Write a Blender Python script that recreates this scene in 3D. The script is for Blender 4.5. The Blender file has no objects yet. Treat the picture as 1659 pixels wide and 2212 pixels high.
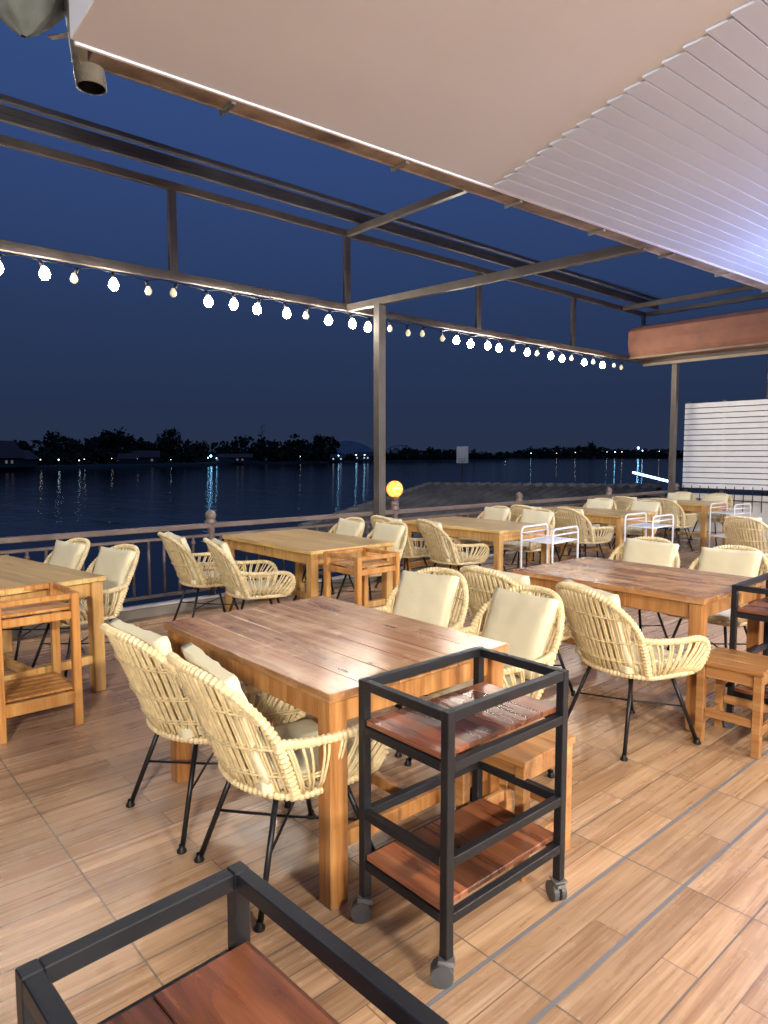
import bpy, bmesh, math, random
from mathutils import Vector, Matrix
random.seed(7)
scn=bpy.context.scene
COL=scn.collection
# ------------------------------------------------------------------ node helpers
def newmat(name):
    m=bpy.data.materials.new(name); m.use_nodes=True
    nt=m.node_tree; nt.nodes.clear()
    o=nt.nodes.new('ShaderNodeOutputMaterial'); b=nt.nodes.new('ShaderNodeBsdfPrincipled')
    nt.links.new(b.outputs[0],o.inputs[0])
    return m,nt,b
def N(nt,t,**k):
    n=nt.nodes.new(t)
    for a,v in k.items(): setattr(n,a,v)
    return n
def L(nt,a,b): nt.links.new(a,b)
def math_(nt,op,a,b=None,c=None,clamp=False):
    n=N(nt,'ShaderNodeMath',operation=op); n.use_clamp=clamp
    for i,v in enumerate((a,b,c)):
        if v is None: continue
        if hasattr(v,'links'): L(nt,v,n.inputs[i])
        else: n.inputs[i].default_value=v
    return n.outputs[0]
def mix(nt,f,a,b,mode='MIX'):
    n=N(nt,'ShaderNodeMix',data_type='RGBA',blend_type=mode)
    for s,v in ((n.inputs[0],f),(n.inputs[6],a),(n.inputs[7],b)):
        if hasattr(v,'links'): L(nt,v,s)
        elif isinstance(v,(int,float)): s.default_value=v
        else: s.default_value=(*v,1)
    return n.outputs[2]
def ramp(nt,f,stops):
    n=N(nt,'ShaderNodeValToRGB'); e=n.color_ramp.elements
    while len(e)<len(stops): e.new(0.5)
    for i,(p,c) in enumerate(stops):
        e[i].position=p; e[i].color=(*c,1) if len(c)==3 else c
    L(nt,f,n.inputs[0]); return n.outputs[0]
def noise(nt,vec,scale,detail=4,rough=.55,dist=0):
    n=N(nt,'ShaderNodeTexNoise'); n.inputs['Scale'].default_value=scale
    n.inputs['Detail'].default_value=detail; n.inputs['Roughness'].default_value=rough
    n.inputs['Distortion'].default_value=dist
    if vec is not None: L(nt,vec,n.inputs['Vector'])
    return n.outputs[0]
def coords(nt,scale=(1,1,1),rand=True,which='Object'):
    tc=N(nt,'ShaderNodeTexCoord'); out=tc.outputs[which]
    if rand:
        oi=N(nt,'ShaderNodeObjectInfo'); a=N(nt,'ShaderNodeVectorMath',operation='ADD')
        m=math_(nt,'MULTIPLY',oi.outputs['Random'],37.0)
        cb=N(nt,'ShaderNodeCombineXYZ')
        for i in range(3): L(nt,m,cb.inputs[i])
        L(nt,out,a.inputs[0]); L(nt,cb.outputs[0],a.inputs[1]); out=a.outputs[0]
    mp=N(nt,'ShaderNodeMapping'); mp.inputs['Scale'].default_value=scale
    L(nt,out,mp.inputs[0]); return mp.outputs[0]
def bump(nt,b,h,strength=.2,dist=.01):
    n=N(nt,'ShaderNodeBump'); n.inputs['Strength'].default_value=strength
    n.inputs['Distance'].default_value=dist
    L(nt,h,n.inputs['Height']); L(nt,n.outputs[0],b.inputs['Normal'])
def plain(name,col,rough=.5,metal=0,var=.15,scale=8,bmp=.08,spec=.5):
    m,nt,b=newmat(name); v=coords(nt)
    n=noise(nt,v,scale,6)
    d=tuple(c*(1-var) for c in col); l=tuple(min(1,c*(1+var)) for c in col)
    L(nt,ramp(nt,n,[(.3,d),(.7,l)]),b.inputs['Base Color'])
    r=math_(nt,'MULTIPLY_ADD',n,.2,rough-.1); L(nt,r,b.inputs['Roughness'])
    b.inputs['Metallic'].default_value=metal
    b.inputs['Specular IOR Level'].default_value=spec
    if bmp: bump(nt,b,noise(nt,v,scale*12,3),bmp,.003)
    return m
def wood(name,dark,mid,light,axis=1,rough=.35,plank=None,paxis=0,knots=False,scuff=0,pvar=.35,coat=0):
    m,nt,b=newmat(name)
    sc=[13,13,13]; sc[axis]=.9
    v=coords(nt,tuple(sc)); 
    n1=noise(nt,v,1.0,6,.6,1.2)
    sc2=[90,90,90]; sc2[axis]=3
    v2=coords(nt,tuple(sc2)); n2=noise(nt,v2,1.0,4,.6)
    c=ramp(nt,n1,[(.28,dark),(.5,mid),(.72,light)])
    c=mix(nt,.35,c,ramp(nt,n2,[(.3,(.35,.35,.35)),(.65,(1,1,1))]),'MULTIPLY')
    if plank:
        tc=N(nt,'ShaderNodeTexCoord'); sx=N(nt,'ShaderNodeSeparateXYZ'); L(nt,tc.outputs['Object'],sx.inputs[0])
        f=math_(nt,'FLOOR',math_(nt,'DIVIDE',sx.outputs[paxis],plank))
        oi=N(nt,'ShaderNodeObjectInfo')
        wn=N(nt,'ShaderNodeTexWhiteNoise',noise_dimensions='1D')
        L(nt,math_(nt,'ADD',f,math_(nt,'MULTIPLY',oi.outputs['Random'],55)),wn.inputs['W'])
        g=math_(nt,'MULTIPLY_ADD',wn.outputs[0],pvar*2,1-pvar)
        cc=N(nt,'ShaderNodeCombineXYZ')
        for i in range(3): L(nt,g,cc.inputs[i])
        c=mix(nt,1.0,c,cc.outputs[0],'MULTIPLY')
    if knots:
        sk=[9,9,9]; sk[axis]=2.2
        vk=coords(nt,tuple(sk)); vo=N(nt,'ShaderNodeTexVoronoi'); L(nt,vk,vo.inputs[0]); vo.inputs['Scale'].default_value=1
        k=ramp(nt,vo.outputs[0],[(.05,(1,1,1)),(.14,(0,0,0))])
        c=mix(nt,math_(nt,'MULTIPLY',k,.75),c,tuple(x*.3 for x in dark))
    if scuff:
        vs=coords(nt,(3,3,3)); ns=noise(nt,vs,1.5,9,.72,.8)
        s=ramp(nt,ns,[(.5,(0,0,0)),(.68,(1,1,1))])
        c=mix(nt,math_(nt,'MULTIPLY',s,scuff),c,tuple(min(1,x*1.5+.06) for x in light))
    L(nt,c,b.inputs['Base Color'])
    L(nt,math_(nt,'MULTIPLY_ADD',n1,.25,rough-.12),b.inputs['Roughness'])
    b.inputs['Coat Weight'].default_value=coat; b.inputs['Coat Roughness'].default_value=.2
    bump(nt,b,n2,.18,.002)
    return m
def emis(name,col,st):
    m,nt,b=newmat(name)
    b.inputs['Base Color'].default_value=(.8,.8,.8,1)
    b.inputs['Emission Color'].default_value=(*col,1); b.inputs['Emission Strength'].default_value=st
    return m
# ------------------------------------------------------------------ mesh builder
class MB:
    def __init__(s): s.v=[]; s.f=[]
    def box(s,c,d,M=None):
        c=Vector(c); b=len(s.v)
        for x in(-.5,.5):
            for y in(-.5,.5):
                for z in(-.5,.5):
                    p=Vector((x*d[0],y*d[1],z*d[2]))
                    if M: p=M@p
                    s.v.append(p+c)
        for q in((0,1,3,2),(4,6,7,5),(0,4,5,1),(2,3,7,6),(0,2,6,4),(1,5,7,3)): s.f.append([b+i for i in q])
        return s
    def b2(s,x0,x1,y0,y1,z0,z1): return s.box(((x0+x1)/2,(y0+y1)/2,(z0+z1)/2),(x1-x0,y1-y0,z1-z0))
    def beam(s,p,q,w,h):
        p=Vector(p);q=Vector(q);d=q-p;l=d.length;d.normalize()
        up=Vector((0,0,1)) if abs(d.z)<.95 else Vector((1,0,0))
        sd=d.cross(up).normalized(); u=sd.cross(d)
        M=Matrix((d,sd,u)).transposed()
        return s.box((p+q)/2,(l,w,h),M)
    def tube(s,pts,r,seg=6,closed=False,rf=None):
        pts=[Vector(p) for p in pts]; n=len(pts); b=len(s.v); nrm=None
        for i in range(n):
            if closed: t=(pts[(i+1)%n]-pts[i-1])
            else: t=pts[min(i+1,n-1)]-pts[max(i-1,0)]
            t.normalize()
            if nrm is None:
                a=Vector((0,0,1)) if abs(t.z)<.9 else Vector((1,0,0)); nrm=t.cross(a).normalized()
            else:
                nrm=(nrm-t*nrm.dot(t)).normalized()
            bn=t.cross(nrm); rr=r*(rf(i) if rf else 1)
            for k in range(seg):
                a=2*math.pi*k/seg; s.v.append(pts[i]+nrm*(math.cos(a)*rr)+bn*(math.sin(a)*rr))
        m=n if closed else n-1
        for i in range(m):
            j=(i+1)%n
            for k in range(seg):
                k2=(k+1)%seg; s.f.append([b+i*seg+k,b+i*seg+k2,b+j*seg+k2,b+j*seg+k])
        if not closed:
            s.f.append([b+k for k in range(seg)][::-1]); s.f.append([b+(n-1)*seg+k for k in range(seg)])
        return s
    def cyl(s,p,q,r,seg=16): return s.tube([p,q],r,seg)
    def lathe(s,c,prof,seg=16):
        b=len(s.v);c=Vector(c)
        for r,z in prof:
            for k in range(seg):
                a=2*math.pi*k/seg; s.v.append(c+Vector((r*math.cos(a),r*math.sin(a),z)))
        for i in range(len(prof)-1):
            for k in range(seg):
                k2=(k+1)%seg; s.f.append([b+i*seg+k,b+i*seg+k2,b+(i+1)*seg+k2,b+(i+1)*seg+k])
        return s
    def sphere(s,c,r,seg=14,rings=8,sz=1):
        return s.lathe(c,[(max(1e-4,r*math.sin(math.pi*i/rings)),-r*sz*math.cos(math.pi*i/rings)) for i in range(rings+1)],seg)
    def quad(s,*p):
        b=len(s.v); s.v+= [Vector(x) for x in p]; s.f.append(list(range(b,b+len(p)))); return s
    def mesh(s,name,mat,bevel=0,smooth=False,seg=1):
        me=bpy.data.meshes.new(name); me.from_pydata([tuple(v) for v in s.v],[],s.f); me.update()
        bm=bmesh.new(); bm.from_mesh(me)
        bmesh.ops.recalc_face_normals(bm,faces=bm.faces)
        if bevel: bmesh.ops.bevel(bm,geom=list(bm.edges),offset=bevel,segments=seg,profile=.7,affect='EDGES')
        bm.to_mesh(me); bm.free()
        me.materials.append(mat)
        if smooth:
            for p in me.polygons: p.use_smooth=True
        return me
def single(name,me,loc=(0,0,0),rz=0,parent=None):
    o=bpy.data.objects.new(name,me); o.location=loc; o.rotation_euler=(0,0,rz); COL.objects.link(o)
    if parent: o.parent=parent
    return o
def group(name,parts,loc=(0,0,0),rot=0):
    e=bpy.data.objects.new(name,None); e.empty_display_size=.1; e.location=loc; e.rotation_euler=(0,0,math.radians(rot)); COL.objects.link(e)
    for pn,me in parts:
        single(pn,me,parent=e)
    return e
def catmull(P,n=6):
    P=[Vector(p) for p in P]; out=[]
    for i in range(len(P)-1):
        p0=P[max(i-1,0)];p1=P[i];p2=P[i+1];p3=P[min(i+2,len(P)-1)]
        for k in range(n):
            t=k/n; out.append(.5*((2*p1)+(p2-p0)*t+(2*p0-5*p1+4*p2-p3)*t*t+(-p0+3*p1-3*p2+p3)*t**3))
    out.append(P[-1]); return out
def resample(P,step):
    P=[Vector(p) for p in P]; out=[P[0].copy()]; acc=0
    for a,b in zip(P,P[1:]):
        l=(b-a).length
        if l<1e-9: continue
        pos=step-acc
        while pos<=l: out.append(a.lerp(b,pos/l)); pos+=step
        acc=(acc+l)%step if (acc+l)>=step else acc+l
    return out
# ------------------------------------------------------------------ materials
M_pine_top=wood('pine_top',(.50,.29,.085),(.68,.44,.15),(.78,.56,.23),1,.36,.115,0,True,pvar=.14,coat=.3)
M_pine=wood('pine_frame',(.40,.19,.05),(.58,.32,.10),(.68,.43,.16),2,.42,knots=True)
M_dark_top=wood('teak_top',(.19,.066,.020),(.40,.185,.066),(.56,.33,.15),1,.22,.15,0,True,scuff=.42,pvar=.2,coat=.25)
M_leg=wood('teak_leg',(.20,.068,.018),(.42,.18,.052),(.56,.30,.11),2,.34,knots=True)
M_stool=wood('stool_wood',(.28,.11,.030),(.43,.20,.068),(.56,.31,.12),1,.32,.1,0,True,pvar=.18,coat=.2)
M_shelf=wood('shelf_wood',(.055,.020,.011),(.19,.060,.025),(.32,.12,.05),1,.28,.17,0,pvar=.6,coat=.35)
M_trolw=wood('trolley_wood',(.36,.13,.028),(.56,.25,.065),(.66,.39,.13),2,.36,knots=True)
M_rattan=plain('rattan',(.70,.56,.31),.42,0,.22,30,.2)
M_cush=plain('cushion_fabric',(.74,.67,.46),.85,0,.05,4,.35,.2)
M_blk=plain('black_metal',(.008,.009,.012),.42,.0,.35,6,.10,.35)
M_rod=plain('black_rod',(.009,.009,.010),.38,.0,.2,6,0,.35)
M_white=plain('white_metal',(.78,.78,.80),.4,0,.05,6,0)
M_rail=plain('rail_brown',(.17,.125,.105),.38,.1,.3,5,.1)
M_steel=plain('pergola_steel',(.10,.083,.072),.42,.1,.28,3,.08)
M_darksteel=plain('beam_dark',(.055,.051,.051),.5,.1,.3,3,.08)
M_rub=plain('caster_rubber',(.07,.07,.075),.45,0,.2,10,0)
M_chrome=plain('caster_metal',(.30,.30,.31),.35,.7,.1,10,0)
M_soff=plain('soffit_paint',(.76,.79,.88),.85,0,.03,1.2,.05,.1)
M_panel=plain('panel_paint',(.62,.70,.88),.5,0,.03,2,.03,.3)
M_wall=plain('wall_paint',(.68,.66,.62),.8,0,.08,2,.1)
M_farwall=plain('far_wall',(.07,.07,.07),.8,0,.2,.5,0)
M_gut=plain('gutter_rust',(.28,.22,.18),.6,.1,.6,5,.3)
M_duct=plain('galvanised',(.34,.36,.34),.30,.8,.35,5,.1)
M_canvas=plain('grey_canvas',(.13,.15,.145),.8,0,.35,8,.4)
M_awn=plain('awning_fabric',(.36,.16,.10),.7,0,.15,4,.3)
M_awn2=plain('awning_trim',(.42,.33,.24),.6,0,.15,4,.1)
M_conc=plain('concrete',(.30,.27,.24),.8,0,.2,4,.3)
M_tile=plain('roof_sheet',(.075,.075,.078),.9,0,.4,1.2,.3,.05)
M_tilecap=plain('roof_cap',(.11,.11,.115),.9,0,.3,2,.2,.05)
M_land=plain('land_soil',(.04,.045,.035),.95,0,.3,.05,0)
M_leaf=plain('foliage_dark',(.04,.05,.03),.9,0,.4,.2,0,.1)
M_bark=plain('bark',(.06,.045,.035),.9,0,.3,2,0)
M_redroof=plain('red_roof',(.12,.05,.04),.7,0,.2,1,0)
M_hall=plain('hall_roof',(.50,.51,.53),.7,0,.1,.2,0)
M_bulbOn=emis('bulb_lit',(1,.90,.74),240)
def bulb_off():
    m,nt,b=newmat('bulb_unlit_faint_glow'); b.inputs['Base Color'].default_value=(.75,.68,.45,1); b.inputs['Roughness'].default_value=.2
    b.inputs['Emission Color'].default_value=(1,.85,.5,1); b.inputs['Emission Strength'].default_value=.35  # faint warm glow put into the glass of bulbs that are switched off
    return m
M_bulbOff=bulb_off()
def globe_mat():
    m,nt,b=newmat('globe_amber'); v=coords(nt,(14,14,14),False); vo=N(nt,'ShaderNodeTexVoronoi'); L(nt,v,vo.inputs[0]); vo.inputs['Scale'].default_value=2
    c=ramp(nt,vo.outputs[0],[(.0,(1,.60,.20)),(.6,(1,.28,.03))])
    lw=N(nt,'ShaderNodeLayerWeight'); lw.inputs[0].default_value=.35
    L(nt,c,b.inputs['Base Color']); L(nt,c,b.inputs['Emission Color'])
    L(nt,ramp(nt,lw.outputs['Facing'],[(.0,(3.4,)*3),(.8,(.8,)*3)]),b.inputs['Emission Strength'])
    bump(nt,b,vo.outputs[0],.5,.01); b.inputs['Roughness'].default_value=.2
    return m
M_globe=globe_mat()
# floor
def floor_mat():
    m,nt,b=newmat('wood_look_tile')
    tc=N(nt,'ShaderNodeTexCoord'); sp=N(nt,'ShaderNodeSeparateXYZ'); L(nt,tc.outputs['Object'],sp.inputs[0])
    def brick(w,h,mort,offx,offy,off=0.0):
        mp=N(nt,'ShaderNodeMapping'); mp.inputs['Location'].default_value=(-offx,-offy,0); L(nt,tc.outputs['Object'],mp.inputs[0])
        k=N(nt,'ShaderNodeTexBrick'); k.offset=off; k.offset_frequency=2
        k.inputs['Scale'].default_value=1; k.inputs['Brick Width'].default_value=w; k.inputs['Row Height'].default_value=h
        k.inputs['Mortar Size'].default_value=mort; k.inputs['Mortar Smooth'].default_value=.2
        k.inputs['Color1'].default_value=(0,0,0,1); k.inputs['Color2'].default_value=(1,1,1,1); k.inputs['Mortar'].default_value=(.5,.5,.5,1)
        L(nt,mp.outputs[0],k.inputs[0]); return k
    b1=brick(.8,.115,.0026,.75,1.04,.5); b2=brick(.8,.23,.0036,.75,1.04,0)
    sh=N(nt,'ShaderNodeVectorMath',operation='MULTIPLY_ADD')
    L(nt,b1.outputs['Color'],sh.inputs[0]); sh.inputs[1].default_value=(23,11,5); L(nt,tc.outputs['Object'],sh.inputs[2])
    mp=N(nt,'ShaderNodeMapping'); mp.inputs['Scale'].default_value=(.9,17,1); L(nt,sh.outputs[0],mp.inputs[0])
    g=noise(nt,mp.outputs[0],1.2,6,.58,.9)
    mp2=N(nt,'ShaderNodeMapping'); mp2.inputs['Scale'].default_value=(2.5,80,1); L(nt,sh.outputs[0],mp2.inputs[0])
    g2=noise(nt,mp2.outputs[0],1,3,.6)
    c=ramp(nt,g,[(.25,(.31,.165,.085)),(.44,(.46,.28,.155)),(.6,(.55,.355,.21)),(.8,(.64,.44,.275))])
    c=mix(nt,.45,c,ramp(nt,g2,[(.30,(.42,.33,.26)),(.55,(1,1,1))]),'MULTIPLY')
    pv=math_(nt,'MULTIPLY_ADD',b1.outputs['Color'],.34,.81)
    cc=N(nt,'ShaderNodeCombineXYZ'); [L(nt,pv,cc.inputs[i]) for i in range(3)]
    c=mix(nt,1,c,cc.outputs[0],'MULTIPLY')
    st=noise(nt,tc.outputs['Object'],1.1,6,.65,.3)
    c=mix(nt,.40,c,ramp(nt,st,[(.35,(.60,.57,.56)),(.62,(1,1,1))]),'MULTIPLY')
    c=mix(nt,math_(nt,'MULTIPLY',b1.outputs['Fac'],.7),c,(.15,.085,.05))
    c=mix(nt,math_(nt,'MULTIPLY',b2.outputs['Fac'],.85),c,(.15,.12,.10))
    j1=math_(nt,'COMPARE',sp.outputs[1],1.04,.008); j2=math_(nt,'COMPARE',sp.outputs[1],1.27,.008)
    j=math_(nt,'MAXIMUM',j1,j2)
    c=mix(nt,math_(nt,'MULTIPLY',j,.9),c,(.17,.17,.18))
    vo=N(nt,'ShaderNodeTexVoronoi'); vo.inputs['Scale'].default_value=2.6; L(nt,tc.outputs['Object'],vo.inputs[0])
    k=ramp(nt,vo.outputs[0],[(.018,(1,1,1)),(.03,(0,0,0))])
    c=mix(nt,math_(nt,'MULTIPLY',k,.7),c,(.12,.10,.09))
    L(nt,c,b.inputs['Base Color'])
    r=math_(nt,'MULTIPLY_ADD',st,.22,.11); r=math_(nt,'ADD',r,math_(nt,'MULTIPLY',g,.12)); L(nt,r,b.inputs['Roughness'])
    h=math_(nt,'SUBTRACT',math_(nt,'MULTIPLY',g2,.35),math_(nt,'MAXIMUM',b2.outputs['Fac'],j))
    bump(nt,b,h,.4,.002)
    return m
M_floor=floor_mat()
def water_mat():
    m,nt,b=newmat('river_water'); b.inputs['Base Color'].default_value=(.006,.010,.018,1)
    b.inputs['Roughness'].default_value=.07; b.inputs['IOR'].default_value=1.33
    tc=N(nt,'ShaderNodeTexCoord'); mp=N(nt,'ShaderNodeMapping'); mp.inputs['Rotation'].default_value=(0,0,math.radians(49)); mp.inputs['Scale'].default_value=(1.6,.5,1)
    L(nt,tc.outputs['Object'],mp.inputs[0])
    n=noise(nt,mp.outputs[0],.9,5,.6,.2); n2=noise(nt,mp.outputs[0],.12,3)
    bump(nt,b,math_(nt,'ADD',n,math_(nt,'MULTIPLY',n2,2.0)),.28,.20)
    return m
M_water=water_mat()
# ------------------------------------------------------------------ setting: deck, water, land
WZ=-3.0
single('river_water',MB().quad((-2500,-400,WZ),(4000,-400,WZ),(4000,4000,WZ),(-2500,4000,WZ)).mesh('river_water',M_water))
single('deck_floor',MB().b2(-5,13.7,-3,6.32,-.25,0).mesh('deck_floor',M_floor))
p=MB()
for x in (-4,-1,2,5,8,11,13.4):
    for y in (0,3,6): p.cyl((x,y,WZ-1),(x,y,-.25),.15,12)
single('deck_piles',p.mesh('deck_piles',M_conc,smooth=True))
k=MB().b2(-5,13.7,6.32,6.50,-.25,.09).mesh('base',M_conc,.006)
k2=MB().b2(-5,13.7,6.305,6.345,.094,.115).mesh('cap',M_white,.003)
group('deck_kerb',[('base',k),('cap',k2)])
shore=[(-900,150),(-300,190),(5,222),(48,227),(110,262),(180,309),(240,340),(307,364),(380,378),(471,382),(600,480),(875,690),(1070,519),(1211,395),(1500,250),(2500,100)]
m=MB()
for (a,b_),(c,d) in zip(shore,shore[1:]):
    def out(q,s):
        v=Vector((q[0],q[1])); return tuple(v*s)
    a2=out((a,b_),1.006);c2=out((c,d),1.006);a3=out((a,b_),1.35);c3=out((c,d),1.35)
    m.quad((a,b_,WZ-.2),(c,d,WZ-.2),(*c2,WZ+1),(*a2,WZ+1)); m.quad((*a2,WZ+1),(*c2,WZ+1),(*c3,WZ+1.6),(*a3,WZ+1.6))
single('far_shore_ground',m.mesh('far_shore_ground',M_land))
# distant trees
m=MB(); tr=MB()
def leafq(c,s):
    a=Vector((random.uniform(-1,1),random.uniform(-1,1),random.uniform(-1,1))).normalized(); bb=a.cross(Vector((random.uniform(-1,1),random.uniform(-1,1),random.uniform(-1,1)))).normalized()
    m.quad(c+a*s,c+bb*s*.8,c-a*s*.9,c-bb*s)
def tree(x,y,h,w,den=60,airy=False):
    z0=WZ+1
    tr.tube([(x,y,z0),(x+random.uniform(-.3,.3),y,z0+h*.45),(x+random.uniform(-1,1)*.5,y,z0+h*.8)],.03*h,5,rf=lambda i:(1,.7,.3)[i])
    lob=[]
    for i in range(random.randint(6,9)):
        a=random.uniform(0,6.28); r=random.uniform(0,.40)*w
        zf=random.uniform(.22,.84) if not airy else random.uniform(.55,.88)
        lob.append((x+math.cos(a)*r,y+math.sin(a)*r,z0+h*zf,random.uniform(.17,.28)*w))
        tr.tube([(x,y,z0+h*.35),lob[-1][:3]],.012*h,4)
    for i in range(den):
        l=random.choice(lob); u=Vector((random.gauss(0,1),random.gauss(0,1),random.gauss(0,.75))).normalized()*l[3]*random.uniform(.35,1.05)
        leafq(Vector(l[:3])+u,random.uniform(.06,.13)*w*(.6 if airy else 1))
def along(px,t):  # far-bank table: bearing number -> plan position
    a=(px-829.5)/1475; return ((.6577+.7513*a)*t,(.7488-.66*a)*t)
def interp(T,px):
    for (p0,t0),(p1,t1) in zip(T,T[1:]):
        if p0<=px<=p1: return t0+(t1-t0)*(px-p0)/(p1-p0)
    return T[-1][1]
def shoredist(px): return interp([(-400,180),(-200,190),(0,205),(540,352),(800,478),(1080,600),(1100,1060),(1900,1110)],px)
HT=[(-400,8),(0,9.5),(90,9.6),(130,12),(170,10.6),(210,12),(250,12.5),(300,11),(340,11),(372,12),(400,11.5),(460,12.5),(520,15),(600,15),(700,17.5),(718,16),(738,9),(830,10.5),(1000,10),(1080,6.5),(1100,10),(1150,18),(1230,19),(1280,22),(1330,16),(1450,16),(1900,18)]
px=-380
while px<1850:
    t=shoredist(px)*1.03; x,y=along(px,t*random.uniform(1,1.05)); h=interp(HT,px)*random.uniform(.82,1.03)
    if 725<px<820: h*=.55
    tree(x,y,h,h*random.uniform(.85,1.15),120)
    x,y=along(px+random.uniform(-5,5),t*.99); tree(x,y,h*.55,h*.8,60)
    for i in range(45):
        q=px+random.uniform(0,h*.36/t*1475); x,y=along(q,t*random.uniform(.99,1.0)); leafq(Vector((x,y,WZ+1+random.uniform(0,h*.42))),random.uniform(.06,.12)*h)
    px+=h*.36/t*1475
for px,h in ((250,15.5),(232,14.0),(285,13),(372,16.5),(358,13.5),(128,13.5),(700,18.5),(1275,26)):
    x,y=along(px,shoredist(px)*1.03); tree(x,y,h,h*.7,230,True)
x,y=along(568,shoredist(568)*1.03)
tr.tube([(x,y,WZ),(x,y,WZ+14),(x+.3,y,WZ+22)],.3,5,rf=lambda i:(1,.6,.2)[i])
for i in range(7):
    a=random.uniform(0,6.28); z=WZ+random.uniform(14,20); tr.tube([(x,y,z),(x+math.cos(a)*2,y+math.sin(a)*2,z+2)],.08,4)
group('distant_trees',[('foliage',m.mesh('foliage',M_leaf)),('trunks',tr.mesh('trunks',M_bark))])
# hall + arch + houses
def gable(MBr,MBw,cx,cy,w,d,h,rh,ang,zb=WZ+1):
    M=Matrix.Rotation(ang,3,'Z')
    MBw.box((cx,cy,zb+h/2),(w,d,h),M)
    def P(x,y,z): return M@Vector((x,y,0))+Vector((cx,cy,z))
    o=.8
    for s in(-1,1):
        MBr.quad(P(-w/2-o,s*(d/2+o),zb+h-.2),P(w/2+o,s*(d/2+o),zb+h-.2),P(w/2+o,0,zb+h+rh),P(-w/2-o,0,zb+h+rh))
    for s in(-1,1): MBw.quad(P(s*w/2,-d/2,zb+h),P(s*w/2,d/2,zb+h),P(s*w/2,0,zb+h+rh-.3))
x,y=along(760,500); a0=math.atan2(y,x)-math.pi/2
mm=MB(); Mh=Matrix.Rotation(a0,3,'Z'); n=14; W=31
for i in range(n):
    u0=-1+2*i/n;u1=-1+2*(i+1)/n; f=lambda u:10.5+4.5*(1-u*u)-2.0*u
    A=[Mh@Vector((u*W/2,dy,0))+Vector((x,y,0)) for u in(u0,u1) for dy in(-12,14)]
    mm.quad(A[0]+Vector((0,0,WZ+f(u0))),A[2]+Vector((0,0,WZ+f(u1))),A[3]+Vector((0,0,WZ+f(u1)+1)),A[1]+Vector((0,0,WZ+f(u0)+1)))
    mm.quad(A[0]+Vector((0,0,WZ)),A[2]+Vector((0,0,WZ)),A[2]+Vector((0,0,WZ+f(u1))),A[0]+Vector((0,0,WZ+f(u0))))
single('sports_hall',mm.mesh('sports_hall',M_hall))
x,y=along(865,560)
mm=MB(); mm.tube([Mh@Vector((u*13,0,0))+Vector((x,y,WZ+8+5*(1-u*u))) for u in [i/8-1 for i in range(17)]],.5,6)
for i in range(1,16,2):
    u=i/8-1; q=Mh@Vector((u*13,0,0))+Vector((x,y,0)); mm.cyl(q+Vector((0,0,WZ)),q+Vector((0,0,WZ+8+5*(1-u*u))),.25,5)
single('arched_bridge',mm.mesh('arched_bridge',M_hall))
for px,w,h,rh,tt in ((5,11,3.0,5.0,.99),(45,8,2.6,2.6,.98),(315,11,3,2.6,.99),(280,7,2.4,2,.98),(500,20,2.8,1.6,.99),(790,14,3.5,2.5,.985),(730,8,2.6,2,.985)):
    t=shoredist(px)*tt; x,y=along(px,t); a=math.atan2(y,x)-math.pi/2
    r_=MB();w_=MB(); gable(r_,w_,0,0,w,7,h,rh,a+(.9 if px<50 else 0),WZ+1)
    parts=[('roof',r_.mesh('roof',M_redroof)),('walls',w_.mesh('walls',M_farwall))]
    wn=MB(); Ma=Matrix.Rotation(a+(.9 if px<50 else 0),3,'Z')
    for i in range(int(w/2.4)):
        if random.random()<.5: wn.box(Ma@Vector((-w/2+1.3+i*2.4,-3.52,WZ+1+h*.55)),(.9,.05,.9),Ma)
    if wn.v: parts.append(('windows',wn.mesh('windows',emis('window_glow',(.6,.8,1) if px>700 else (1,.72,.45),.10 if px<700 else .8))))
    group('riverside_house',parts,(x,y,0))
pm=MB()
for px in range(-20,560,14):
    x,y=along(px,shoredist(px)*.985); x2,y2=along(px+14,shoredist(px+14)*.985)
    pm.beam((x,y,WZ+1.2),(x2,y2,WZ+1.2),2,.25); pm.cyl((x,y,WZ-.5),(x,y,WZ+1.2),.15,6); pm.cyl((x,y,WZ+1.3),(x,y,WZ+2.2),.06,4)
single('riverside_walkway',pm.mesh('riverside_walkway',M_farwall))
E_c=emis('lamp_cyan',(.22,.60,1),20); E_w=emis('lamp_warmwhite',(1,.85,.65),7); E_g=emis('lamp_greenish',(.6,.9,1),8)
lc,lw_,lg=MB(),MB(),MB()
for px,z,r,q in ((458,5.3,.48,lc),(452,4.5,.22,lc),(470,4.3,.2,lc),(798,6.5,.45,lc),(788,6,.3,lc),(770,6,.3,lc),(732,5.5,.3,lc),(804,6,.3,lc),(1375,17,1.6,lc),(1384,13,.7,lc),(1325,11,.8,lc),(1340,11,.5,lw_),(1308,11,.4,lg),(1240,10,.4,lw_),(1145,9,.4,lc),(1090,7,.35,lg),(1200,9,.35,lw_),
    (54,4.3,.22,lg),(92,4.2,.14,lw_),(131,4.1,.22,lg),(186,4.2,.12,lw_),(245,4.4,.12,lw_),(300,4.2,.12,lw_),(372,3.8,.12,lg),(520,4,.12,lw_),(650,5,.13,lw_),(175,3.8,.16,lg),(1420,12,.45,lw_)):
    x,y=along(px,shoredist(px)*.975); q.sphere((x,y,WZ+z-1.0),r,8,6)
group('shore_lamps',[('blue_lamps',lc.mesh('blue_lamps',E_c)),('warm_lamps',lw_.mesh('warm_lamps',E_w)),('green_lamps',lg.mesh('green_lamps',E_g))])
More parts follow.
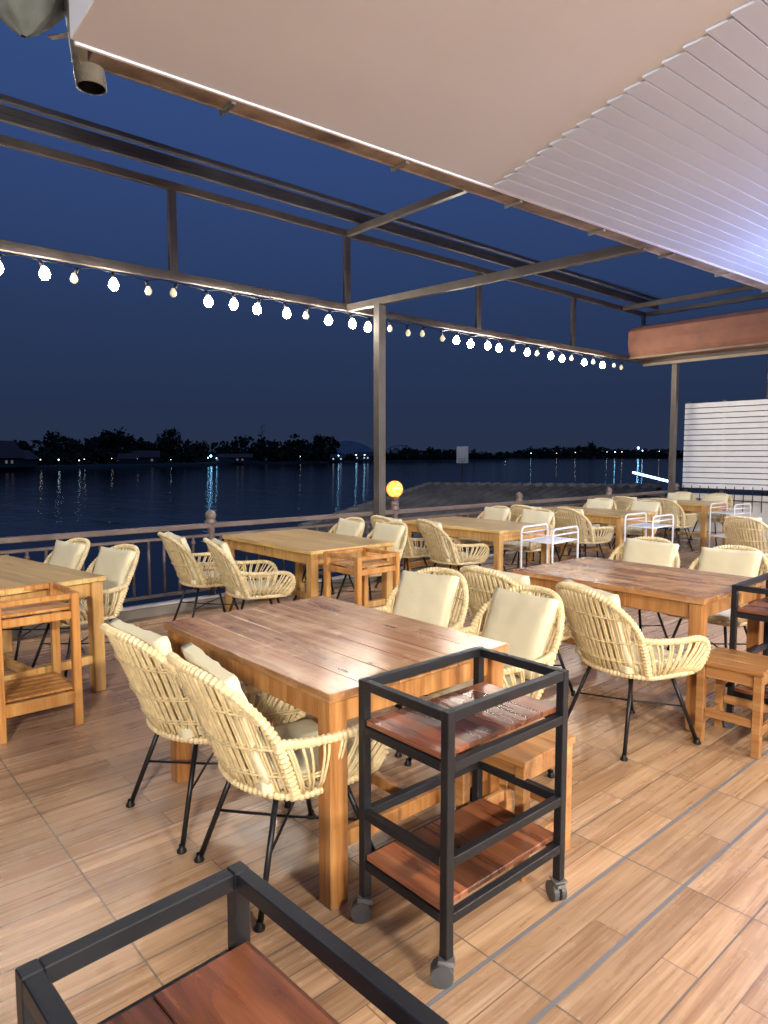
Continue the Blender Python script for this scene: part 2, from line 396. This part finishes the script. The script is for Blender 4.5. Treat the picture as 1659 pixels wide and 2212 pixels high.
# neighbouring roof
R1=Vector((12.4,12.3,.76));R2=Vector((15.8,7.9,.76));E1=Vector((7.3,10.7,.13));E2=Vector((8.6,7.35,-.35))
m=MB(); nu,nv=300,16
for i in range(nu+1):
    for j in range(nv*2):
        u=i/nu; jj=(j+1)//2; v=jj/nv; pz=E1.lerp(E2,u).lerp(R1.lerp(R2,u),v)
        m.v.append(pz+Vector((0,0,.06*math.sin(u*2*math.pi*20)+(.035 if j%2 else 0))))
c=nv*2
for i in range(nu):
    for j in range(c-1): m.f.append([i*c+j,(i+1)*c+j,(i+1)*c+j+1,i*c+j+1])
rf=m.mesh('roof_sheet',M_tile,smooth=False)
m=MB()
for q in (E1,E2,R1,R2,(E1+E2)/2,(E1+R1)/2): m.cyl((q.x,q.y,WZ-.5),(q.x,q.y,q.z-.06),.08,8)
m.beam(E1-Vector((0,0,.14)),E2-Vector((0,0,.14)),.06,.12); m.beam(R1-Vector((0,0,.14)),R2-Vector((0,0,.14)),.06,.12)
fr=m.mesh('frame',M_conc)
m=MB()
for i in range(22): m.tube([R1.lerp(R2,i/22)+Vector((0,0,.03)),R1.lerp(R2,(i+.97)/22)+Vector((0,0,.055))],.06,8)
for i in range(14): m.tube([E1.lerp(R1,i/14)+Vector((0,0,.06)),E1.lerp(R1,(i+.97)/14)+Vector((0,0,.04))],.075,8)
rc=m.mesh('ridge_caps',M_tilecap)
B1=R1+Vector((3,2,-1.2));B2=R2+Vector((3,2,-1.2))
bk=MB().quad(R1,R2,B2,B1).mesh('back_slope',M_tile)
group('pier_roof',[('roof_sheet',rf),('frame',fr),('ridge_caps',rc),('back_slope',bk)])
# sign on pole
M_sign=plain('sign_face',(.62,.66,.68),.5,0,.05,3,0); M_ink=plain('sign_ink',(.20,.23,.27),.6,0,.1,3,0)
sa=math.atan2(20.2,22.3)-math.pi/2
sf=MB().box((0,0,1.57),(.52,.10,.74)).mesh('panel',M_sign,.02)
si=MB()
for z,w in ((1.40,.34),(1.34,.38),(1.28,.26)): si.box((0,-.053,z),(w,.004,.022))
sp_=MB().cyl((0,0.02,WZ),(0,.02,1.2),.035,8).mesh('pole',M_steel)
g=group('pole_sign',[('panel',sf),('lettering',si.mesh('lettering',M_ink)),('pole',sp_)],(22.3,20.2,0)); g.rotation_euler[2]=sa
# ------------------------------------------------------------------ railing
RY=6.42; RZ=.85
m=MB(); m.beam((-5,RY,RZ-.025),(13.5,RY,RZ-.025),.065,.05); m.beam((-5,RY,RZ-.125),(13.5,RY,RZ-.125),.035,.03); m.beam((-5,RY,.17),(13.5,RY,.17),.035,.03)
rails=m.mesh('rails',M_rail,.006)
m=MB(); kn=MB()
posts=[.72-2.555,.72,3.27,5.82,8.37,10.92,13.45,-4.4]
for x in posts:
    m.cyl((x,RY,.09),(x,RY,RZ+.02),.038,14)
    kn.lathe((x,RY,RZ+.0),[(.060,0),(.063,.015),(.045,.035),(.05,.05),(.058,.08),(.045,.115),(.015,.135),(.001,.137)],16)
x=-4.9; i=0
while x<13.4:
    if min(abs(x-q) for q in posts)>.06:
        m.cyl((x,RY,.17),(x,RY,RZ-.125),.0135,8)
        if i%5==2:
            for z in (.30,.51,.66): kn.sphere((x,RY,z),.025,10,6,1.1)
            kn.lathe((x,RY,.36),[(.014,0),(.021,.05),(.014,.1)],8)
    x+=.1533; i+=1
group('deck_railing',[('rails',rails),('balusters',m.mesh('balusters',M_rail,smooth=True)),('finials',kn.mesh('finials',M_rail,smooth=True))])
b_=MB().lathe((0,0,RZ+.02),[(.05,0),(.055,.02),(.03,.05),(.03,.09),(.06,.12),(.065,.15)],16).mesh('base',M_rail,smooth=True)
gl=MB().sphere((0,0,1.115),.107,28,18).mesh('globe',M_globe,smooth=True)
g=group('globe_lamp',[('base',b_),('globe',gl)],(5.82,RY,0))
def light(kind,name,loc,energy,col,parent=None,**k):
    l=bpy.data.lights.new(name,kind); l.energy=energy; l.color=col
    for a,v in k.items(): setattr(l,a,v)
    o=bpy.data.objects.new(name,l); o.location=loc; COL.objects.link(o)
    if parent: o.parent=parent
    return o
# ------------------------------------------------------------------ pergola
LY=6.96; LZ=3.41; TZ=4.32
m=MB()
m.beam((-4,LY,LZ),(13.0,LY,LZ),.05,.09)
m.beam((-4,LY,TZ),(13.0,LY,TZ),.05,.08)
for x in (-1.8,.7,3.18,5.49,8.01,10.52,12.95): m.box((x,LY,(LZ+TZ)/2),(.085,.055,TZ-LZ-.09))
lat=m.mesh('lattice_beam',M_steel,.003)
m=MB()
m.beam((5.49,6.93,3.40),(5.49,2.95,3.28),.06,.085)
m.beam((5.49,6.93,4.32),(5.49,2.5,4.30),.06,.08)
m.beam((12.14,6.93,4.32),(12.14,2.3,4.30),.06,.08)
m.beam((13.0,6.93,4.32),(13.0,2.3,4.30),.06,.08)
m.beam((13.0,6.93,3.40),(13.0,2.3,3.40),.06,.085)
m.box((5.49,6.33,1.675),(.105,.105,3.35)); m.box((13.06,6.33,1.68),(.10,.10,3.36))
m.box((5.49,6.22,.01),(.18,.18,.02)); 
cr=m.mesh('cross_beams_and_posts',M_steel,.003)
m=MB(); m.beam((-4,6.73,4.47),(13.0,6.73,4.47),.10,.07); m.beam((-4,6.70,4.405),(13.0,6.70,4.405),.05,.055)
m.beam((-4,6.60,4.52),(13.0,6.60,4.52),.05,.05)
tk=m.mesh('awning_track',M_darksteel,.004)
w=MB().tube([(-4,7.1,4.80),(2,7.1,4.74),(8,7.1,4.74),(14,7.1,4.82)],.004,4).mesh('cable',M_darksteel)
group('pergola_frame',[('lattice_beam',lat),('cross_beams_and_posts',cr),('awning_track',tk),('cable',w)])
# string lights
pat="1101001111011100001111010110101001101111"
on=MB();off=MB();soc=MB(); wire=[]
nB=int((12.75-(1.54-.33*8))/.33)
for i in range(nB):
    x=1.54-.33*8+.33*i
    k=i-8
    lit = (pat[k]=='1') if 0<=k<len(pat) else (i%3!=0)
    z=3.345-.02*math.sin(i*1.7)**2; yy=LY-.05
    wire+= [(x-.165,yy,z-.0),(x,yy,z-.02)]
    tx=math.sin(i*2.3)*.08
    soc.cyl((x,yy,z-.015),(x+tx*.3,yy,z-.075),.017,10)
    tgt=on if lit else off
    rr=.047 if lit else .036
    kk=rr/.038
    tgt.lathe((x+tx*.5,yy,z-.075-.085*kk),[(.001,-.008*kk),(.018*kk,-.004*kk),(.032*kk,.012*kk),(rr,.034*kk),(.034*kk,.054*kk),(.022*kk,.075*kk),(.016,.088*kk)],14)
group('string_lights',[('wire',MB().tube(wire,.005,5).mesh('wire',M_rod)),('sockets',soc.mesh('sockets',M_rod,smooth=True)),('lit_bulbs',on.mesh('lit_bulbs',M_bulbOn,smooth=True)),('unlit_bulbs',off.mesh('unlit_bulbs',M_bulbOff,smooth=True))])
# ------------------------------------------------------------------ building soffit
c0=Vector((.99,3.10));c1=Vector((7.52,2.72)); d=(c1-c0).normalized(); nrm=Vector((-d.y,d.x)) # towards river
def E(s,off=0): q=c0+d*s+nrm*off; return (q.x,q.y)
SZ=3.26
def prism(poly,z0,z1):
    m=MB(); n=len(poly); m.v=[Vector((*p,z0)) for p in poly]+[Vector((*p,z1)) for p in poly]
    m.f=[list(range(n)),list(range(n,2*n))]+[[i,(i+1)%n,n+(i+1)%n,n+i] for i in range(n)]; return m
sof=prism([E(0),E(12.6),(13.6,-3),(.80,-3)],SZ,SZ+.42).mesh('soffit',M_soff,.004)
m=MB()
s0=2.50
for i in range(46):
    off=-.10-.115*i
    m.beam((*E(s0-.035*i,off),SZ-.0065),(*E(12.4,off),SZ-.0065),.1105,.011)
pan=m.mesh('panel_boards',M_panel,.0025)
m=MB(); m.beam((*E(0.02,.012),SZ+.022),(*E(12.5,.012),SZ+.022),.022,.06); m.beam((*E(-.03,.0),SZ+.36),(*E(12.5,.0),SZ+.36),.05,.14)
trim=m.mesh('trim',M_soff,.004)
m=MB(); m.beam((*E(.1,.08),SZ+.022),(*E(12.5,.08),SZ+.022),.105,.05); m.beam((*E(.1,.145),SZ+.04),(*E(12.5,.145),SZ+.04),.02,.09)
gut=m.mesh('gutter',M_gut,.004)
m=MB()
for s in (.75,1.85,2.85,3.8,4.8,5.8,6.8,7.8,8.8): m.beam((*E(s,.03),SZ-.012),(*E(s,.17),SZ-.012),.025,.012); m.beam((*E(s,.165),SZ-.02),(*E(s,.165),SZ+.08),.025,.012)
br=m.mesh('gutter_brackets',M_duct)
wl=MB().b2(-5,13.7,-3.2,-3,-.2,4.2).mesh('wall',M_wall)
group('restaurant_building',[('soffit',sof),('panel_boards',pan),('trim',trim),('gutter',gut),('gutter_brackets',br),('back_wall',wl)])
# duct spout
m=MB(); q=(1.13,3.27)
m.lathe((q[0],q[1],3.18),[(.058,.0),(.066,0),(.066,.30),(.070,.30),(.070,.34),(.066,.36),(.066,.6)],24)
m.v=[Vector((v.x+(v.z-3.18)*-.12,v.y,v.z)) for v in m.v]
d1=m.mesh('spout',M_duct,smooth=True)
dk=MB(); dk.lathe((q[0],q[1],3.185),[(.0005,.10),(.058,.10),(.058,.0)],24)
group('drain_spout',[('spout',d1),('bore',dk.mesh('bore',M_rod,smooth=True)),('strap',MB().beam((1.13,3.12,3.36),(1.0,3.40,3.40),.03,.004).mesh('strap',M_gut))])
m=MB(); n=28
prof=[(.012,3.30),(.06,3.335),(.12,3.39),(.17,3.46),(.2,3.56),(.22,3.75),(.24,4.05)]
for r,z in prof:
    for k_ in range(n):
        a=2*math.pi*k_/n; rr=r*(1+.16*math.sin(a*5+z*9)+.08*math.sin(a*11+z*20)); m.v.append(Vector((.86+rr*math.cos(a)*1.0-(z-3.3)*.1,3.28+rr*math.sin(a)*.8,z)))
for i in range(len(prof)-1):
    for k_ in range(n): m.f.append([i*n+k_,i*n+(k_+1)%n,(i+1)*n+(k_+1)%n,(i+1)*n+k_])
single('folded_canvas',m.mesh('folded_canvas',M_canvas,smooth=True))
# awning at far end
m=MB(); n=10
for j,yy in enumerate([6.93-.25*i for i in range(19)]):
    sag=.02*math.sin(j*1.3)
    for (xx,zz) in ((12.95,4.10),(12.42,3.98),(12.34,3.90),(12.33+sag,3.7),(12.36+sag,3.52),(12.42,3.43),(12.95,3.42)): m.v.append(Vector((xx,yy,zz)))
for j in range(18):
    for i in range(6): m.f.append([j*7+i,(j+1)*7+i,(j+1)*7+i+1,j*7+i+1])
m.f.append(list(range(7))); m.f.append([18*7+i for i in range(7)])
aw=m.mesh('fabric',M_awn)
at=MB().beam((12.98,6.95,3.33),(12.98,2.4,3.33),.07,.05).beam((12.40,6.95,3.405),(12.40,2.4,3.405),.05,.03).mesh('front_bar',M_awn2,.003)
group('rolled_awning',[('fabric',aw),('front_bar',at)])
# slatted screen + low wall
SX=13.56; m=MB(); z=.90; 
while z<2.56: m.b2(SX,SX+.02,1.5,6.35,z,z+.090); z+=.105
sl=m.mesh('slats',M_white,.003)
m=MB(); 
for y in (1.6,3,4.4,5.6,6.3): m.b2(SX+.022,SX+.06,y-.03,y+.03,0,2.6)
group('slatted_screen',[('slats',sl),('studs',m.mesh('studs',M_steel))])
single('low_wall',MB().b2(13.40,13.54,-3,6.30,0,.80).mesh('low_wall',M_wall,.01))
m=MB(); m.beam((13.30,1.5,.90),(13.30,6.3,.90),.03,.03); m.beam((13.30,4.6,.70),(13.30,6.3,.70),.02,.02)
y=4.6
while y<6.3: m.cyl((13.30,y,.5),(13.30,y,.96),.008,6); y+=.16
single('black_fence',m.mesh('black_fence',M_rod))
tl=MB().cyl((13.25,7.25,1.19),(13.25,6.45,1.02),.022,10).mesh('tube',emis('tube_blue',(.35,.55,1),9),smooth=True)
tb=MB().beam((13.29,7.27,1.19),(13.29,6.44,1.02),.03,.03).cyl((13.3,6.5,.8),(13.3,6.5,1.03),.02,8).mesh('bracket',M_white)
group('tube_lamp',[('tube',tl),('bracket',tb)])
m=MB().cyl((14.2,5.05,0),(14.2,5.05,3.5),.05,10).cyl((14.2,4.85,0),(14.2,4.85,3.6),.10,10).box((14.1,4.82,3.1),(.2,.2,.4)).tube([(14.1,4.8,3.3),(14.0,4.6,2.9),(14.1,4.7,2.7)],.02,6)
single('utility_pipes',m.mesh('utility_pipes',M_darksteel))
# ------------------------------------------------------------------ furniture
def table_parts(top,frame,L_=1.5,W_=.93,H=.76):
    m=MB(); nb=round(W_/.15); bw=W_/nb
    for i in range(nb): m.b2(-W_/2+i*bw+.0008,-W_/2+(i+1)*bw-.0008,-L_/2,L_/2,H-.032,H)
    t=m.mesh('top',top,.0022)
    m=MB(); x=W_/2-.05; y=L_/2-.05; lw=.075
    for sx in(-1,1):
        for sy in(-1,1): m.box((sx*x,sy*y,(H-.032)/2-.001),(lw,lw,H-.034))
    m2=MB()
    for sx in(-1,1): m2.b2(sx*x-.012,sx*x+.012,-y+lw/2,y-lw/2,H-.125,H-.034)
    for sy in(-1,1): m2.b2(-x+lw/2,x-lw/2,sy*y-.012,sy*y+.012,H-.125,H-.034)
    for sy in(-1,1): m2.b2(-x+lw/2,x-lw/2,sy*y-.02,sy*y+.02,.19,.245)
    m2.b2(-.02,.02,-y+.02,y-.02,.195,.24)
    return [('top',t),('legs',m.mesh('legs',frame,.005)),('apron',m2.mesh('apron',frame,.003))]
T_dark=table_parts(M_dark_top,M_leg,1.30,.93); T_pine=table_parts(M_pine_top,M_pine,1.5,.93)
def table(parts,x0,y0,L_,rot=0,W_=.93):
    return group('dining_table',parts,(x0+W_/2,y0+L_/2,0),rot)
table(T_dark,1.30,1.75,1.30); table(T_dark,3.72,1.60,1.30); table(T_dark,8.9,1.65,1.30)
table(T_pine,3.2,4.55,1.5); table(T_pine,5.55,4.5,1.5); table(T_pine,8.15,4.6,1.5); table(T_pine,11.0,4.75,1.5)
r=math.radians(10); cx,cy=-.465,.75
group('dining_table',T_pine,(1.54+cx*math.cos(r)-cy*math.sin(r),4.50+cx*math.sin(r)+cy*math.cos(r),0),10)
# chair
def rimz(u): return .62+.235*max(0,1-abs(u)**3.0)**.62
def bpt(u,z):
    h=z-.41
    return Vector((-.205-.40*h+.11*abs(u)**2.2,u*(.255+.13*min(h,.3)),z))
us=[math.sin(math.pi/2*(-1+2*i/40)) for i in range(41)]
rim=[bpt(u,rimz(u)) for u in us]   # from y- to y+
armP=[rim[-1],(-.09,.306,.610),(.05,.318,.605),(.17,.312,.603),(.24,.298,.575),(.265,.285,.52),(.25,.27,.455),(.20,.26,.415)]
armR=catmull(armP,8)
armL=[Vector((p.x,-p.y,p.z)) for p in armR]
full=resample(armL[::-1]+rim[1:-1]+armR,.010)
rt=MB(); rip=lambda i:1.0 if i%2 else .74
rt.tube(full,.0190,8,rf=rip)
base=[bpt(u,.41) for u in [(-1+2*i/20) for i in range(21)]]
side=[(.0,.262,.41),(.12,.264,.41),(.2,.255,.41),(.245,.205,.41),(.255,.0,.41),(.245,-.205,.41),(.2,-.255,.41),(.12,-.264,.41),(0,-.262,.41)]
ring=resample(base+[Vector(p) for p in side]+[base[0]],.010)
rt.tube(ring,.017,8,closed=True,rf=rip)
for s in(-1,1):
    c_=[bpt(s*1.0,.41+ (rimz(1)-.41)*k_/8)+Vector((0,s*.006*math.sin(math.pi*k_/8),0)) for k_ in range(9)]
    rt.tube(resample(c_,.010),.022,8,rf=rip)
rm=rt.mesh('rim',M_rattan,smooth=False)
sp=MB()
nS=17
for i in range(nS):
    u=-.93+1.86*i/(nS-1); zt=rimz(u)-.004
    for s_ in(-1,1):
        sp.tube([bpt(u+s_*.018,.41+(zt-.41)*k_/6) for k_ in range(7)],.0054,6)
for z in (.495,.60,.72):
    um=1.0
    while rimz(um)<z+.01: um-=.01
    for dz,dx in((0,-.006),(.010,.005)):
        sp.tube([bpt(um*(-1+2*k_/36),z+dz-.02*(1-(2*k_/36-1)**2)*(1 if z<.7 else 0))+Vector((dx+.004*(-1)**k_,0,0)) for k_ in range(37)],.0048,5)
nA=len(armR)
for s in(-1,1):
    for i in range(11):
        f=(i+.8)/11.2
        for ds in(0,.028):
            ff=min(1,f+ds); a=armR[int(ff*.86*(nA-1))]; bx=-.10+ff*.32
            b0=Vector((bx,.26,.41)); md=(a+b0)/2+Vector((0,.018,0))
            sp.tube([Vector((q.x,q.y*s,q.z)) for q in (b0,b0.lerp(md,.5)+Vector((0,.008,0)),md,md.lerp(a,.5)+Vector((0,.006,0)),a)],.0052,6)
    hb=[Vector((-.11,.268,.47)),Vector((.0,.281,.47)),Vector((.12,.284,.468)),Vector((.24,.27,.462))]
    for dz in(0,.011): sp.tube([Vector((q.x,q.y*s,q.z+dz)) for q in catmull(hb,5)],.005,5)
for i in range(17):
    x=-.17+.41*i/16; w_=.255
    if x<-.1: w_=.255*math.sqrt(max(.05,1-(( -.1-x)/.10)**2))
    sp.tube([(x,-w_,.41),(x,w_,.41)],.0075,5)
spm=sp.mesh('spindles',M_rattan,smooth=True)
lg_=MB()
for sx in(-1,1):
    for sy in(-1,1):
        lg_.cyl((sx*.13+.02,sy*.15,.395),(sx*.25+.02,sy*.24,.01),.0105,8)
        lg_.lathe((sx*.252+.02,sy*.241,0),[(.019,0),(.020,.008),(.011,.02),(.0105,.03)],10)
lg_.box((.02,0,.395),(.28,.02,.012)); lg_.box((.02,.15,.395),(.28,.018,.012)); lg_.box((.02,-.15,.395),(.28,.018,.012)); lg_.box((-.11,0,.392),(.018,.32,.012)); lg_.box((.15,0,.392),(.018,.32,.012))
zz=.20; f=(.395-zz)/.385; X_=.13+.12*f; Y_=.15+.09*f
for s in(-1,1): lg_.tube([(-X_+.02,-s*Y_,zz),(.02,0,zz+.006*s),(X_+.02,s*Y_,zz)],.0052,6)
lgm=lg_.mesh('legs',M_rod,smooth=True)
def cushion(w,h,t,seed):
    bm=bmesh.new(); bmesh.ops.create_cube(bm,size=1)
    bmesh.ops.subdivide_edges(bm,edges=bm.edges,cuts=11,use_grid_fill=True)
    for v in bm.verts:
        x,y,z=v.co*2
        puff=max(0,(1-abs(y)**4)*(1-abs(z)**4))
        k_=.62+.45*puff**.5
        pin=1-.03*(1-abs(y)**2)*(abs(z)>.7)*abs(z)
        pin2=1-.03*(1-abs(z)**2)*(abs(y)>.7)*abs(y)
        wr=.003*math.sin(y*9+seed*2+z*4)*math.cos(z*6+seed)+.002*math.sin(y*17+z*13+seed)
        v.co=Vector((x*t/2*k_+wr,y*w/2*pin2,z*h/2*pin))
    me=bpy.data.meshes.new('cushion'); bm.to_mesh(me); bm.free()
    return me
def cush_mesh(seed):
    me=cushion(.43,.40,.065,seed); M=Matrix.Translation((-.215,0,.66))@Matrix.Rotation(math.radians(-21),4,'Y'); me.transform(M)
    me.materials.append(M_cush)
    for p in me.polygons: p.use_smooth=True
    return me
back_c=[cush_mesh(s) for s in(1,4,7)]
seat_c=cushion(.42,.44,.05,2); seat_c.transform(Matrix.Translation((.03,0,.445))@Matrix.Rotation(math.radians(90),4,'Y')); seat_c.materials.append(M_cush)
for p in seat_c.polygons: p.use_smooth=True
ci=0
def chair(x,y,rot=0):
    global ci; ci+=1
    e=group('rattan_armchair',[('rim',rm),('spindles',spm),('legs',lgm),('seat_cushion',seat_c)],(x,y,0),rot)
    c=single('back_cushion',back_c[ci%3],parent=e); c.rotation_euler=(math.radians(random.uniform(-3,3)),0,math.radians(random.uniform(-4,4))); c.location=(0,random.uniform(-.015,.015),0)
for q in [(1.33,2.08,-3),(1.31,2.68,2),(2.50,2.12,172),(2.55,2.76,184),
          (3.42,1.87,-18),(3.48,2.66,-2),(4.95,2.06,178),(4.98,2.72,183),
          (2.90,4.95,-18),(2.82,5.66,-8),(4.30,5.12,180),(4.28,5.77,178),
          (1.56,5.05,190),(1.42,5.70,188),
          (5.40,5.02,-16),(5.34,5.72,-4),(6.82,5.15,182),(6.80,5.82,176),
          (7.95,5.05,-6),(7.9,5.75,0),(9.42,5.1,180),(9.4,5.8,185),
          (10.75,5.2,0),(10.75,5.85,0),(12.2,5.2,180),(12.2,5.85,180),
          (8.35,3.0,-10),(8.75,2.1,0),(10.1,2.2,180)]: chair(*q)
# carts
def caster(m,c,x,y,z0=.085,rr=.034,ang=.4):
    M=Matrix.Rotation(ang,3,'Z')
    for s in(-1,1):
        o=M@Vector((.012,s*.014,0)); ax=M@Vector((0,.009,0)); cc=Vector((x,y,rr))+Vector((o.x,o.y,0))
        m.cyl(cc-ax,cc+ax,rr,18)
    c.cyl((x,y,z0),(x,y,rr+.02),.008,8); c.box((x,y,rr*2-.0),(.05,.03,.012),M); c.box((x,y,z0-.004),(.045,.045,.006),M)
def metal_cart(Wx,Dy,H,t,mat,shelfmat,levels,shelves):
    m=MB();h=t/2
    for sx in(-1,1):
        for sy in(-1,1): m.b2(sx*(Wx/2-h)-h,sx*(Wx/2-h)+h,sy*(Dy/2-h)-h,sy*(Dy/2-h)+h,.085,H)
    for z in levels+[H-h-.0006]:
        zz=z
        for sy in(-1,1): m.b2(-Wx/2+t+.0005,Wx/2-t-.0005,sy*(Dy/2-h)-h+.0007,sy*(Dy/2-h)+h-.0007,zz-h,zz+h)
        for sx in(-1,1): m.b2(sx*(Wx/2-h)-h+.0007,sx*(Wx/2-h)+h-.0007,-Dy/2+t+.0005,Dy/2-t-.0005,zz-h,zz+h)
    fr=m.mesh('frame',mat,.002)
    s=MB()
    for z in shelves:
        zz=z+h+.011; n=2
        w=(Wx-.012)/n
        for i in range(n): s.b2(-Wx/2+.006+i*w+.001,-Wx/2+.006+(i+1)*w-.001,-Dy/2+t+.002,Dy/2-t-.002,zz-.009,zz+.009)
    sh=s.mesh('shelves',shelfmat,.002)
    w1,c1_=MB(),MB()
    for sx in(-1,1):
        for sy in(-1,1): caster(w1,c1_,sx*(Wx/2-h),sy*(Dy/2-h),ang=random.uniform(0,3))
    return [('frame',fr),('shelves',sh),('wheels',w1.mesh('wheels',M_rub,smooth=False)),('caster_forks',c1_.mesh('caster_forks',M_chrome))]
BC=metal_cart(.59,.40,.82,.03,M_blk,M_shelf,[.20,.37,.655],[.20,.655])
group('serving_cart',BC,(1.655,1.475,0),0)
BC2=metal_cart(.37,.52,.82,.03,M_blk,M_shelf,[.20,.37,.655],[.20,.655])
group('serving_cart',BC2,(.405,.775,0),3)
group('serving_cart',BC,(4.25,1.36,0),2)
def wood_cart(W,D,H,mat):
    t=.045; m=MB()
    for sx in(-1,1):
        for sy in(-1,1): m.b2(sx*(W/2-t/2)-t/2,sx*(W/2-t/2)+t/2,sy*(D/2-t/2)-t/2,sy*(D/2-t/2)+t/2,0,H)
    def fr(z,hh):
        for sy in(-1,1): m.b2(-W/2+t,W/2-t,sy*(D/2-.016)-.013,sy*(D/2-.016)+.013,z-hh/2,z+hh/2)
        for sx in(-1,1): m.b2(sx*(W/2-.016)-.013,sx*(W/2-.016)+.013,-D/2+t,D/2-t,z-hh/2,z+hh/2)
    fr(H-.018,.032); fr(H-.125,.045); fr(.17,.07)
    a=m.mesh('frame',mat,.004)
    s=MB(); n=5
    for zz in(H-.09,.215):
        w=(D-.07)/n
        for i in range(n): s.b2(-W/2+.035,W/2-.035,-D/2+.035+i*w+.004,-D/2+.035+(i+1)*w-.004,zz-.008,zz+.008)
    return [('frame',a),('shelf_slats',s.mesh('shelf_slats',mat,.002))]
WC=wood_cart(.44,.44,.77,M_trolw)
group('wooden_trolley',WC,(1.0,4.22,0),0); group('wooden_trolley',WC,(3.45,4.20,0),0)
def white_cart():
    m=MB(); W,D,H=.52,.36,.80
    for sy in(-1,1):
        y=sy*D/2
        P=[(-W/2,y,.06),(-W/2,y,H-.05),(-W/2+.015,y,H-.015),(-W/2+.05,y,H),(W/2-.05,y,H),(W/2-.015,y,H-.015),(W/2,y,H-.05),(W/2,y,.06)]
        m.tube(P,.011,8)
    for z in(.30,.66,.74):
        m.tube([(-W/2,-D/2,z),(W/2,-D/2,z),(W/2,D/2,z),(-W/2,D/2,z)],.008,6,closed=True)
    f=m.mesh('frame',M_white,smooth=True)
    s=MB(); s.b2(-W/2+.01,W/2-.01,-D/2+.01,D/2-.01,.655,.668); s.b2(-W/2+.01,W/2-.01,-D/2+.01,D/2-.01,.295,.308)
    w1,c1_=MB(),MB()
    for sx in(-1,1):
        for sy in(-1,1): caster(w1,c1_,sx*W/2,sy*D/2,.07,.026)
    return [('frame',f),('shelves',s.mesh('shelves',M_white,.003)),('wheels',w1.mesh('wheels',M_rub)),('caster_forks',c1_.mesh('caster_forks',M_chrome))]
WT=white_cart()
for q in((5.98,4.18,5),(8.15,4.22,0),(10.95,4.36,-4)): group('white_serving_cart',WT,(q[0],q[1],0),q[2])
def stool():
    W,D,H=.34,.34,.455; t=.042; m=MB()
    for sx in(-1,1):
        for sy in(-1,1): m.b2(sx*(W/2-.03)-t/2,sx*(W/2-.03)+t/2,sy*(D/2-.03)-t/2,sy*(D/2-.03)+t/2,0,H-.026)
    for sy in(-1,1):
        m.b2(-W/2+.052,W/2-.052,sy*(D/2-.03)-.011,sy*(D/2-.03)+.011,H-.09,H-.027); m.b2(-W/2+.052,W/2-.052,sy*(D/2-.03)-.011,sy*(D/2-.03)+.011,.10,.145)
    for sx in(-1,1):
        m.b2(sx*(W/2-.03)-.011,sx*(W/2-.03)+.011,-D/2+.052,D/2-.052,H-.09,H-.027); m.b2(sx*(W/2-.03)-.011,sx*(W/2-.03)+.011,-D/2+.052,D/2-.052,.15,.195)
    s=MB()
    for i in range(3): s.b2(-W/2+i*W/3+.0015,-W/2+(i+1)*W/3-.0015,-D/2,D/2,H-.025,H)
    return [('legs',m.mesh('legs',M_stool,.003)),('seat',s.mesh('seat',M_stool,.003))]
ST=stool()
group('wooden_stool',ST,(2.08,1.60,0),2); group('wooden_stool',ST,(3.79,1.43,0),3)
# ------------------------------------------------------------------ lamps of the restaurant (on the wall and ceiling)
def floodlamp(x,y,z,e,col,tilt,size=(.7,.25)):
    bd=MB().box((0,-.06,0),(.75,.08,.3)).mesh('housing',M_blk,.01)
    g=group('wall_floodlight',[('housing',bd)],(x,y,z))
    l=light('AREA','lamp',(0,.02,-.0),e,col,g,shape='RECTANGLE',size=size[0],size_y=size[1])
    l.rotation_euler=(math.radians(tilt),0,0)
    return g
for x,e,rz in ((-2.6,600,-25),(1.2,290,-10),(5.0,225,-5),(9.5,360,0)):
    g=floodlamp(x,-2.9,3.05,e,(1,.935,.83),62); g.rotation_euler[2]=math.radians(rz)
cl=MB().box((0,0,.02),(1.2,.12,.04)).mesh('batten',M_white,.01)
g=group('ceiling_batten_lamp',[('batten',cl)],(6.9,1.3,3.17))
l=light('AREA','lamp',(0,0,-.012),40,(.62,.72,1),g,shape='RECTANGLE',size=1.1,size_y=.08)
l2=light('POINT','glow',(0,0,-.55),180,(.34,.48,1),g,shadow_soft_size=.08)
# ------------------------------------------------------------------ world
w=bpy.data.worlds.new('World'); scn.world=w; w.use_nodes=True; nt=w.node_tree; nt.nodes.clear()
o=N(nt,'ShaderNodeOutputWorld'); bg=N(nt,'ShaderNodeBackground'); L(nt,bg.outputs[0],o.inputs[0])
tc=N(nt,'ShaderNodeTexCoord'); sx=N(nt,'ShaderNodeSeparateXYZ'); L(nt,tc.outputs['Generated'],sx.inputs[0])
c=ramp(nt,sx.outputs[2],[(0,(.021,.033,.066)),(.06,(.0190,.031,.071)),(.18,(.021,.040,.104)),(.36,(.030,.061,.178)),(.6,(.039,.086,.25)),(1,(.04,.09,.27))])
sky=N(nt,'ShaderNodeTexSky',sky_type='NISHITA'); sky.sun_disc=False; sky.sun_elevation=math.radians(-4); sky.sun_rotation=math.radians(200)
cn=mix(nt,.004,c,sky.outputs[0],'ADD')
L(nt,cn,bg.inputs[0]); bg.inputs[1].default_value=1
# ------------------------------------------------------------------ camera
cam=bpy.data.cameras.new('camera'); co=bpy.data.objects.new('camera',cam); COL.objects.link(co)
co.location=(0,0,1.54); co.rotation_euler=(math.radians(90-4.73),0,math.radians(-41.3))
cam.sensor_fit='VERTICAL'; cam.sensor_height=36; cam.sensor_width=27; cam.lens=24; cam.clip_end=8000; cam.clip_start=.05
scn.camera=co
scn.view_settings.view_transform='Standard'; scn.view_settings.look='None'; scn.view_settings.exposure=0
